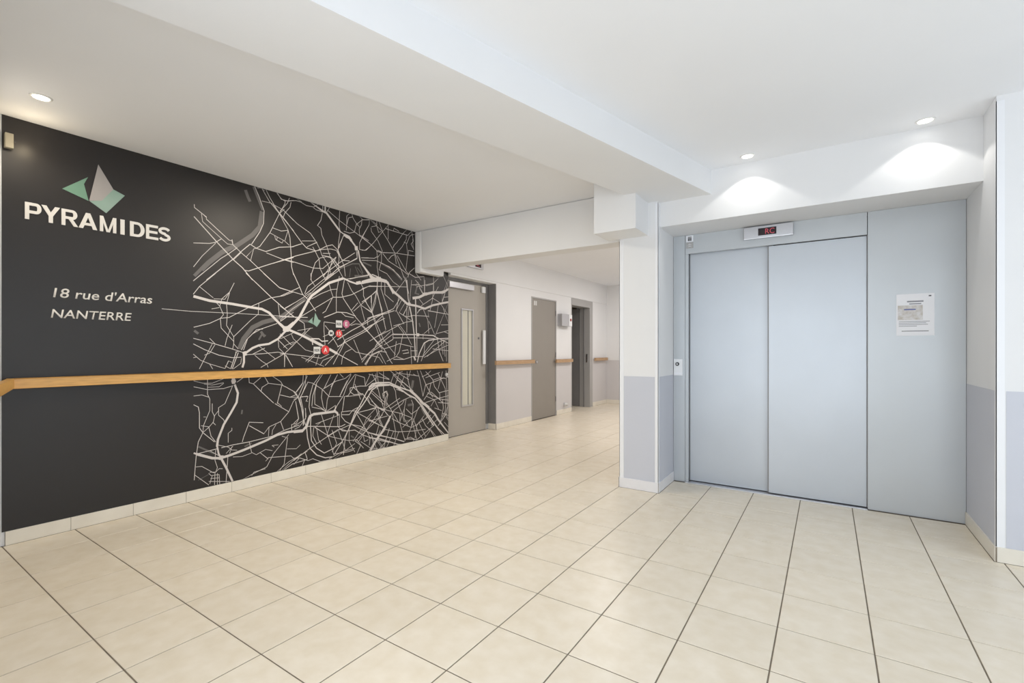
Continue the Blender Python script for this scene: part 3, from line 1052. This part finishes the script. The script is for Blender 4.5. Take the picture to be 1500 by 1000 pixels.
# building name: one part for each letter  (cap height 0.118 m)
LET = [('P', -1.235, .075), ('Y', -1.161, .088), ('R', -1.066, .082), ('A', -.981, .096), ('M', -.871, .090), ('I', -.758, .024), ('D', -.703, .087), ('E', -.607, .076), ('S', -.531, .080)]
def glyph(ch):
    """heavy grotesque capitals on a unit box"""
    def arc(cx, cy, rx, ry, a0, a1, n=10): return [(cx+rx*math.cos(math.radians(a0+(a1-a0)*k/n)), cy+ry*math.sin(math.radians(a0+(a1-a0)*k/n))) for k in range(n+1)]
    def bowl(x, y0, y1, w, t, xr):      # D-shaped half ring as quads: outer/inner
        cy = (y0+y1)/2; ry = (y1-y0)/2; rx = min(xr-x, ry*1.0)
        ou = [(x, y0)]+arc(xr-rx, cy, rx, ry, -90, 90)+[(x, y1)]; inn = [(x, y0+t)]+arc(xr-rx, cy, rx-w, ry-t, -90, 90)+[(x, y1-t)]
        return [[ou[k], ou[k+1], inn[k+1], inn[k]] for k in range(len(ou)-1)]
    t = .17
    if ch == 'I': return [[(0, 0), (1, 0), (1, 1), (0, 1)]]
    if ch == 'E': return [[(0, 0), (.25, 0), (.25, 1), (0, 1)], [(.25, 0), (1, 0), (1, t), (.25, t)], [(.25, .42), (.93, .42), (.93, .59), (.25, .59)], [(.25, 1-t), (.97, 1-t), (.97, 1), (.25, 1)]]
    if ch == 'P': return [[(0, 0), (.26, 0), (.26, 1), (0, 1)]]+bowl(.26, .37, 1, .26, t, 1)
    if ch == 'R': return [[(0, 0), (.23, 0), (.23, 1), (0, 1)]]+bowl(.23, .41, 1, .24, .16, .95)+[[(.42, .41), (.66, .44), (1, 0), (.74, 0)]]
    if ch == 'D': return [[(0, 0), (.25, 0), (.25, 1), (0, 1)]]+[[ (a[0], a[1]) for a in q] for q in bowl(.25, 0, 1, .26, t, 1)]
    if ch == 'Y': return [[(0, 1), (.27, 1), (.62, .43), (.385, .40)], [(1, 1), (.73, 1), (.385, .43), (.615, .40)], [(.385, 0), (.615, 0), (.615, .43), (.385, .43)]]
    if ch == 'A': return [[(0, 0), (.23, 0), (.605, 1), (.385, 1)], [(1, 0), (.77, 0), (.40, 1), (.615, 1)], [(.25, .21), (.75, .21), (.69, .37), (.31, .37)]]
    if ch == 'M': return [[(0, 0), (.2, 0), (.2, 1), (0, 1)], [(.8, 0), (1, 0), (1, 1), (.8, 1)], [(.2, 1), (.06, 1), (.4, 0), (.54, 0)], [(.8, 1), (.94, 1), (.6, 0), (.46, 0)]]
    if ch == 'S':
        c = arc(.5, .725, .375, .185, 20, 270, 14)+arc(.5, .275, .375, .185, 90, -160, 14)[1:]
        q = []; hw = .11
        c2 = []
        for k in range(len(c)):
            a = c[max(k-1, 0)]; b = c[min(k+1, len(c)-1)]; dx, dy = b[0]-a[0], b[1]-a[1]; L_ = math.hypot(dx, dy)
            c2.append(((c[k][0]-dy/L_*hw*1.05, c[k][1]+dx/L_*hw*.8), (c[k][0]+dy/L_*hw*1.05, c[k][1]-dx/L_*hw*.8)))
        return [[c2[k][0], c2[k+1][0], c2[k+1][1], c2[k][1]] for k in range(len(c2)-1)]
for ch, y, w in LET:
    z0, hh = 2.007, .106
    flat('raised_letter', [[(y+a*w, z0+b*hh) for a, b in q] for q in glyph(ch)], M['letter'], mu, XL+.006, .006)

o = text('address_lettering', "18 rue d'Arras", M['letter'], mu, (XL+.0003, -1.106, 1.530), (0, 1), .538, .064, offset=.008, depth=.0008, shear=.14); o['kind'] = 'stuff'
o = text('address_lettering', "NANTERRE", M['letter'], mu, (XL+.0003, -1.116, 1.398), (0, 1), .424, .056, offset=.008, depth=.0008, shear=.14); o['kind'] = 'stuff'

def emblem(y, z, k, parent, tints):
    P = lambda a, b: (y+a*k, z+b*k)
    apex, lft, vee, low, rgt, sh, hk, hk2, mid = P(.183, .322), P(0, .106), P(.135, .062), P(.226, 0), P(.330, .149), P(.265, .175), P(.129, .220), P(.108, .167), P(.202, .080)
    e = flat('pyramid_emblem', [[lft, P(.132, .060), hk2], [lft, hk2, hk]], tints[0], parent, XL+.003, .002)
    flat('grey_face', [[vee, mid, sh, apex]], tints[1], e, XL+.0034, .002)
    flat('green_base', [[P(.137, .061), low, mid], [mid, low, rgt, sh]], tints[2], e, XL+.0030, .002)
    return e
emblem(-1.062, 2.137, 1.0, mu, (M['em_dark'], M['em_grey'], M['em_green']))
emblem(.690, 1.415, .42, mu, (M['em_green'], M['em_green'], M['em_green']))

def disc(name, y, z, r, m, parent, x=XL+.0042):
    return flat(name, [[(y+r*math.cos(a*PI/10), z+r*math.sin(a*PI/10)) for a in range(20)]], m, parent, x, .0012)
def sq(name, y0, y1, z0, z1, m, parent, x=XL+.0042):
    return flat(name, [[(y0, z0), (y1, z0), (y1, z1), (y0, z1)]], m, parent, x, .0012)
b = sq('transit_badge', 0.749, 0.822, 1.152, 1.221, M['badge_white'], mu)
text('badge_text', 'RER', M['ink'], b, (XL+.0043, 0.758, 1.174), (0, 1), 0.056, 0.025, offset=.02, depth=.0006)
b = disc('transit_badge', 0.879, 1.189, 0.045, M['badge_red'], mu)
text('badge_text', 'A', M['letter'], b, (XL+.0043, 0.858, 1.166), (0, 1), 0.043, 0.045, offset=.02, depth=.0006)
b = disc('transit_badge', 0.943, 1.359, 0.031, M['badge_white'], mu)
text('badge_text', 'M', M['ink'], b, (XL+.0043, 0.928, 1.343), (0, 1), 0.031, 0.031, offset=.02, depth=.0006)
b = disc('transit_badge', 1.035, 1.356, 0.039, M['badge_red'], mu)
text('badge_text', '15', M['letter'], b, (XL+.0043, 1.012, 1.337), (0, 1), 0.046, 0.039, offset=.02, depth=.0006)
b = sq('transit_badge', 0.999, 1.073, 1.418, 1.491, M['badge_white'], mu)
text('badge_text', 'RER', M['ink'], b, (XL+.0043, 1.008, 1.441), (0, 1), 0.056, 0.026, offset=.02, depth=.0006)
b = disc('transit_badge', 1.124, 1.458, 0.041, M['badge_pink'], mu)
text('badge_text', 'E', M['letter'], b, (XL+.0043, 1.110, 1.437), (0, 1), 0.029, 0.041, offset=.02, depth=.0006)

# small white wall button below the rail end
bm = bmesh.new(); cyl(bm, (XL+.008, 2.665, .868), (1, 0, 0), .022, .016, 20); cyl(bm, (XL+.018, 2.665, .868), (1, 0, 0), .011, .006, 16)
thing(obj('call_button', bm, M['badge_white']), 'small round white button on the map just right of the rail end', 'button')

# ------------------------------------------------------------------ hand rails
def rail(name, m, p0, p1, z0, z1, d, label, brackets, nrm, capm=None):
    """flat board rail from p0 to p1 (x, y of its wall side), nrm = unit vector into the room"""
    e = empty(name, (*p0, z0)); u = Vector((p1[0]-p0[0], p1[1]-p0[1], 0)); L_ = u.length; u.normalize(); n = Vector((*nrm, 0))
    def blk(nm, s0, s1, n0, n1, a, b, mm, bev):
        bm = bmesh.new(); bmesh.ops.create_cube(bm, size=1)
        for v in bm.verts:
            v.co = Vector((p0[0], p0[1], 0))+u*((s0+s1)/2+v.co.x*(s1-s0))+n*((n0+n1)/2+v.co.y*(n1-n0))+Vector((0, 0, (a+b)/2+v.co.z*(b-a)))
        if bev: bmesh.ops.bevel(bm, geom=bm.edges[:], offset=bev, segments=3, profile=.5, affect='EDGES')
        return obj(nm, bm, mm, e)
    blk('board', 0, L_, .026, d, z0, z1, m, .005)
    for s in brackets: blk('bracket', s-.02, s+.02, 0, .0275, z0+.012, z1-.012, M['alu'], .002)
    return thing(e, label, 'handrail', 'wooden wall rails')
rail('handrail', M['wood'], (XL, -1.315), (XL, 2.695), .955, 1.017, .062, 'long honey coloured wooden handrail across the dark mural', [.25, 1.2, 2.1, 3.0, 3.85], (1, 0))
s0 = front(.055); s1 = front(1.1)
rail('handrail', M['wood'], s0, s1, .955, 1.017, .062, 'short honey coloured wooden handrail on the wall left of the mural, at the left edge', [.25, .9], (-FDY, FDX))
rail('handrail', M['wood2'], (XW, 3.66), (XW, 4.76), .968, 1.028, .062, 'brown wooden handrail between the glazed lift door and the flush door', [.2, .9], (1, 0))
rail('handrail', M['wood2'], (XW, 5.53), (XW, 6.18), .958, 1.018, .062, 'short brown wooden handrail under the wall box', [.15, .5], (1, 0))
rail('handrail', M['wood2'], (XW, 7.24), (XW, 7.90), .96, 1.02, .062, 'farthest brown wooden handrail, right of the open doorway', [.15, .5], (1, 0))

# ------------------------------------------------------------------ door 1: swing lift door with vision panel
d1 = struct(empty('door_1', (-2.08, 3.2, 0)), 'taupe steel swing door with tall glazed slot and closer at the end of the mural')
XD = -2.08
boxes('door_leaf', M['door'], d1, [(XD-.018, XD, 2.72, 3.110, .006, 2.135), (XD-.018, XD, 3.345, 3.66, .006, 2.135), (XD-.018, XD, 3.110, 3.345, .006, .405), (XD-.018, XD, 3.110, 3.345, 1.755, 2.135)])
g = box('vision_panel', M['frost'], d1, XD-.016, XD-.008, 3.112, 3.343, .407, 1.753)
boxes('panel_frame', M['alu'], d1, [(XD-.006, XD+.012, 3.095, 3.113, .39, 1.77), (XD-.006, XD+.012, 3.342, 3.360, .39, 1.77), (XD-.006, XD+.012, 3.113, 3.342, .39, .408), (XD-.006, XD+.012, 3.113, 3.342, 1.752, 1.77)], bev=.002)
box('centre_bar', M['jamb'], d1, XD-.008, XD-.002, 3.252, 3.262, .41, 1.75)
h = box('pull_handle', M['guard'], d1, XD+.02, XD+.042, 3.560, 3.612, .98, 1.48, bev=.004)
boxes('handle_mount', M['alu'], h, [(XD-.001, XD+.0205, 3.575, 3.595, 1.02, 1.05), (XD-.001, XD+.0205, 3.575, 3.595, 1.41, 1.44)])
bm = bmesh.new(); cyl(bm, (XD+.006, 3.49, 1.36), (1, 0, 0), .016, .014, 18); obj('lock_cylinder', bm, M['jamb'], d1)
box('frame_post', M['jamb'], d1, XD-.015, XD+.006, 3.662, 3.733, .086, 2.174)
box('jamb_lining', M['jamb'], d1, XD+.008, XW-.002, 3.728, 3.7345, .086, 2.174)
box('frame_head', M['jamb'], d1, XD-.015, XD+.004, 2.713, 3.660, 2.138, 2.174)
c = box('door_closer', M['alu'], d1, XD+.001, XD+.050, 2.80, 3.33, 2.035, 2.115, bev=.004)
box('end_cover', M['guard'], c, XD+.0505, XD+.054, 2.81, 3.03, 2.04, 2.11)
box('closer_arm', M['guard'], c, XD+.03, XD+.045, 2.76, 3.50, 2.006, 2.020, bev=.002)
box('dark_bracket', M['black'], c, XD+.002, XD+.04, 3.34, 3.50, 2.012, 2.112)
box('dark_pivot', M['black'], c, XD+.022, XD+.055, 2.735, 2.765, 1.995, 2.03)
box('latch_housing', M['guard'], d1, XD+.007, XD+.035, 3.545, 3.62, 2.03, 2.12, bev=.006)
box('sill', M['dark'], d1, XD-.02, XD+.004, 2.715, 3.66, -.002, .0045)
# floor indicator over it
fi = box('floor_indicator', M['alu'], None, XW+.0125, XW+.035, 3.02, 3.38, 2.33, 2.44, bev=.003)
thing(fi, 'small floor indicator with red display above the glazed swing door', 'display')
sc = box('screen', M['display'], fi, XW+.0352, XW+.037, 3.19, 3.32, 2.35, 2.415)
text('digits', 'RC', M['led'], sc, (XW+.0371, 3.215, 2.36), (0, 1), .07, .045, offset=.0, depth=.001)

# ------------------------------------------------------------------ door 2: flush service door
d2 = struct(empty('door_2', (XW, 5.17, 0)), 'plain dark taupe flush service door between two handrails')
box('door_leaf', M['door2'], d2, XW-.03, XW-.006, 4.765, 5.585, .008, 2.06)
boxes('door_frame', M['frame'], d2, [(XW-.035, XW+.004, 4.736, 4.762, .0, 2.084), (XW-.035, XW+.004, 5.588, 5.611, .0, 2.084), (XW-.035, XW+.004, 4.762, 5.588, 2.062, 2.084)])
bm = bmesh.new(); cyl(bm, (XW+.005, 4.90, .985), (1, 0, 0), .022, .022, 20); k = obj('knob_rose', bm, M['chrome'], d2)
bm = bmesh.new(); bx(bm, XW+.030, XW+.044, 4.885, 5.00, .975, .995, bev=.004); bx(bm, XW+.0155, XW+.0305, 4.89, 4.91, .977, .993); obj('lever', bm, M['chrome'], k)
for z in (.3, 1.1, 1.85):
    bm = bmesh.new(); cyl(bm, (XW+.002, 5.586, z), (0, 0, 1), .008, .09, 12); obj('hinge', bm, M['jamb'], d2)
boxes('label_plate', M['badge_white'], d2, [(XW-.0062, XW-.004, 4.83, 4.872, 1.945, 2.02), (XW-.0062, XW-.004, 4.885, 4.927, 1.945, 2.02)])

# ------------------------------------------------------------------ door 3: open doorway
d3 = struct(empty('door_3', (XW, 6.7, 0)), 'open doorway to a dim room, wide grey steel frame')
boxes('door_frame', M['frame'], d3, [(-2.16, XW+.006, 7.055, 7.199, 0, 2.194), (-2.16, XW+.006, 6.216, 6.232, 0, 2.194), (-2.16, XW+.006, 6.232, 7.055, 2.06, 2.194)])
box('frame_stop', M['jamb'], d3, -2.07, -2.05, 7.035, 7.054, 0.001, 2.058)
# leaf opened inwards, hinged at the near side
box('door_leaf', M['jamb'], d3, -2.95, -2.17, 7.06, 7.10, .01, 2.05)
bm = bmesh.new(); cyl(bm, (-2.60, 7.048, 1.0), (0, 1, 0), .02, .022, 16); bx(bm, -2.62, -2.50, 7.02, 7.036, .99, 1.008); obj('lever', bm, M['chrome'], d3)
bm = bmesh.new(); bx(bm, -2.012, -1.975, 7.046, 7.0548, .93, 1.10, bev=.003); obj('strike_plate', bm, M['chrome'], d3)
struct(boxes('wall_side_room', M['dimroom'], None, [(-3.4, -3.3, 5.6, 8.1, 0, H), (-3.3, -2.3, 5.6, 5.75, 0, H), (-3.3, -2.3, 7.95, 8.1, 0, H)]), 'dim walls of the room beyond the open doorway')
# wall box with key switch
wbx = box('wall_box', M['alu'], None, XW, XW+.095, 5.66, 6.06, 1.63, 1.85, bev=.003)
thing(wbx, 'square brushed metal wall box between the flush door and open doorway', 'box')
box('side_plate', M['cream'], wbx, XW+.01, XW+.09, 6.0602, 6.063, 1.64, 1.84)
box('cover', M['guard'], wbx, XW+.0952, XW+.100, 5.93, 6.05, 1.635, 1.845)
bm = bmesh.new(); cyl(bm, (XW+.104, 5.99, 1.75), (1, 0, 0), .026, .010, 18); obj('red_button', bm, M['red'], wbx)
# pipe outlet low on the wall
bm = bmesh.new(); cyl(bm, (XW+.03, 5.92, .165), (1, 0, 0), .035, .056, 20); cyl(bm, (XW+.065, 5.92, .165), (1, 0, 0), .022, .014, 16)
thing(obj('door_stop', bm, M['badge_white'], None, True), 'round white knob low on the wall left of the open doorway', 'door stop')

# ------------------------------------------------------------------ lift front
lf = thing(empty('lift_front', (1.95, YF, 0)), 'grey steel lift front with two sliding door panels and wide side panel', 'elevator')
Y0 = YF
box('jamb_panel', M['steel'], lf, 1.0075, 1.109, Y0, Y0+.03, .001, 2.2205, bev=.0012)
boxes('header_panel', M['steel'], lf, [(1.112, 2.4225, Y0, Y0+.03, 2.052, 2.2205)], bev=.0012)
box('jamb_post', M['steel'], lf, 1.112, 1.137, Y0+.001, Y0+.03, .001, 2.0505)
box('side_panel', M['steel'], lf, 2.4265, 2.9645, Y0, Y0+.03, .001, 2.2205, bev=.0012)
box('door_panel', M['leaf'], lf, 1.141, 1.80, Y0+.052, Y0+.075, .012, 2.062)
box('door_panel', M['leaf'], lf, 1.772, 2.421, Y0+.020, Y0+.046, .012, 2.046, bev=.0015)
box('left_gap_shade', M['jamb'], lf, 1.1372, 1.1408, Y0+.045, Y0+.078, .01, 2.05)  # grey strip stands in for the shade in the left gap
box('meeting_gap_shade', M['jamb'], lf, 1.7645, 1.7715, Y0+.022, Y0+.050, .012, 2.046)  # dark line between the leaves, its shade put into a grey strip
box('right_gap_shade', M['jamb'], lf, 2.4212, 2.4262, Y0+.012, Y0+.04, .012, 2.05)  # grey strip added to paint the dark of the right gap
box('gap_backing', M['dark'], lf, 1.02, 2.95, Y0+.080, Y0+.088, .0, 2.21)
box('threshold', M['alu'], lf, 1.112, 2.4245, Y0-.022, Y0+.078, -.002, .006, bev=.001)
# display
dp = box('floor_indicator', M['alu'], None, 1.590, 1.950, Y0-.030, Y0-.0005, 2.112, 2.212, bev=.004)
thing(dp, 'brushed metal floor indicator with red display above the lift doors', 'display')
sc = box('screen', M['display'], dp, 1.700, 1.832, Y0-.0335, Y0-.0302, 2.133, 2.192)
text('digits', 'RC', M['led'], sc, (1.752, Y0-.0336, 2.141), (1, 0), .066, .043, offset=.0, depth=.001)
# stickers
st = box('pictogram_sticker', M['paper'], None, 1.119, 1.180, Y0-.0025, Y0-.0003, 2.158, 2.214, bev=.0008)
thing(st, 'small white pictogram sticker at the upper left corner of the lift front', 'sticker')
bm = bmesh.new()
for k in (-1, 0, 1):
    cyl(bm, (1.1495+k*.011, Y0-.0032, 2.200), (0, -1, 0), .0045, .0012, 10); bx(bm, 1.1455+k*.011, 1.1535+k*.011, Y0-.0038, Y0-.0026, 2.166, 2.193)
obj('figures', bm, M['ink'], st)
st = box('metal_sticker', M['frame'], None, 1.119, 1.180, Y0-.0025, Y0-.0003, 2.100, 2.154, bev=.0008)
thing(st, 'small grey sticker just below the white pictogram sticker', 'sticker')
bm = bmesh.new(); prism(bm, [(1.126, 2.114), (1.149, 2.146), (1.149, 2.132)], Y0, Y0+1); bm.clear()
for a, b in ((2.118, 1), (2.134, 1)):
    vs = [bm.verts.new((x, Y0-.0028, z)) for x, z in ((1.128, a-.008), (1.149, a+.006), (1.171, a-.008), (1.149, a+.001))]; bm.faces.new(vs)
obj('arrow_mark', bm, M['paper'], st)
# key switch
ks = box('key_switch', M['guard'], None, 1.012, 1.088, Y0-.010, Y0-.0005, .958, 1.108, bev=.002)
thing(ks, 'white key switch plate on the steel strip left of the lift doors', 'switch')
bm = bmesh.new(); cyl(bm, (1.045, Y0-.015, 1.062), (0, 1, 0), .016, .010, 24); rg = obj('lock_ring', bm, M['black'], ks)
bm = bmesh.new(); cyl(bm, (1.045, Y0-.0212, 1.062), (0, 1, 0), .008, .0024, 20); obj('key_barrel', bm, M['chrome'], rg)
box('label_strip', M['paper'], ks, 1.018, 1.082, Y0-.0115, Y0-.0102, .965, .985)
# notice
nt = box('notice_sheet', M['paper'], None, 2.592, 2.801, Y0-.0022, Y0-.0002, 1.292, 1.592)
thing(nt, 'white paper notice with a picture and small print taped to the side panel', 'notice')
box('picture', M['photo'], nt, 2.600, 2.738, Y0-.0028, Y0-.0022, 1.405, 1.510)
box('blue_line', M['blue'], nt, 2.635, 2.700, Y0-.0033, Y0-.0029, 1.476, 1.484)
boxes('heading', M['greyink'], nt, [(2.652, 2.742, Y0-.0028, Y0-.0022, 1.532, 1.542), (2.664, 2.730, Y0-.0028, Y0-.0022, 1.516, 1.523)])
boxes('small_print', M['greyink'], nt, [(2.606, 2.606+w_, Y0-.0028, Y0-.0022, z, z+.0035) for z, w_ in ((1.392, .17), (1.381, .15), (1.370, .16), (1.359, .10))])
box('ruled_line', M['ink'], nt, 2.622, 2.770, Y0-.0028, Y0-.0022, 1.323, 1.327)
box('corner_logo', M['ink'], nt, 2.770, 2.784, Y0-.0028, Y0-.0022, 1.569, 1.577)

# ------------------------------------------------------------------ downlights
def downlight(x, y, label, power, col=(1, .97, .9), ang=107, blend=.14, z=H):
    e = empty('downlight', (x, y, z)); thing(e, label, 'ceiling light', 'recessed downlights')
    bm = bmesh.new(); seg = 32; pr = [(.036, z-.0005), (.036, z-.004), (.040, z-.007), (.048, z-.0035), (.0495, z-.0005)]
    rings = [[bm.verts.new((x+r*math.cos(a*2*PI/seg), y+r*math.sin(a*2*PI/seg), zz)) for a in range(seg)] for r, zz in pr]
    for p, q in zip(rings, rings[1:]+rings[:1]):
        for k in range(seg): bm.faces.new((p[k], p[(k+1) % seg], q[(k+1) % seg], q[k]))
    obj('bezel', bm, M['bezel'], e, True)
    bm = bmesh.new(); cyl(bm, (x, y, z-.002), (0, 0, 1), .0355, .003, 32); obj('bulb_face', bm, M['lamp'], e)
    l = bpy.data.lights.new('downlight_beam', 'SPOT'); l.energy = power; l.color = col; l.spot_size = math.radians(ang); l.spot_blend = blend; l.shadow_soft_size = .02
    lo = bpy.data.objects.new('downlight_beam', l); COL.objects.link(lo); lo.location = (x, y, z-.008)
    return e
downlight(1.687, 1.862, 'left one of the two downlights in front of the lift, nearer the column', SPOT)
downlight(2.682, 1.882, 'right one of the two downlights in front of the lift, nearer the right wall', SPOT)
downlight(-1.515, -1.254, 'downlight at the far left above the building name on the mural', WARM_HALL*.3, (1, .88, .7), 150, .5)
# soft warm fill of the hall and corridor by unseen corridor lamps and one added hall light
def lampfill(x, y, power, col):
    l = bpy.data.lights.new('warm_fill', 'AREA'); l.shape = 'DISK'; l.size = .5; l.energy = power; l.color = col
    lo = bpy.data.objects.new('warm_fill', l); COL.objects.link(lo); lo.location = (x, y, H-.02)
lampfill(-.25, 4.3, WARM_CORRIDOR, (1, .95, .91)); lampfill(-.3, 6.6, WARM_CORRIDOR, (1, .95, .91))
lampfill(-.75, .5, WARM_HALL*.6, (1, .90, .75))  # added to warm and brighten the left floor, has no fixture

# emergency light at the left edge
eb = box('emergency_light', M['cream'], None, XL, XL+.035, -1.325, -1.288, 2.415, 2.505, bev=.004)
thing(eb, 'small beige emergency light high on the mural at the left edge', 'light')
bm = bmesh.new(); cyl(bm, (XL+.046, -1.285, 2.455), (1, 0, 0), .004, .003, 12); obj('indicator', bm, M['black'], eb)
l = bpy.data.lights.new('emergency_glow', 'POINT'); l.energy = .8; l.color = (1, .82, .55); l.shadow_soft_size = .03
lo = bpy.data.objects.new('emergency_glow', l); COL.objects.link(lo); lo.location = (XL+.13, -1.22, 2.46)
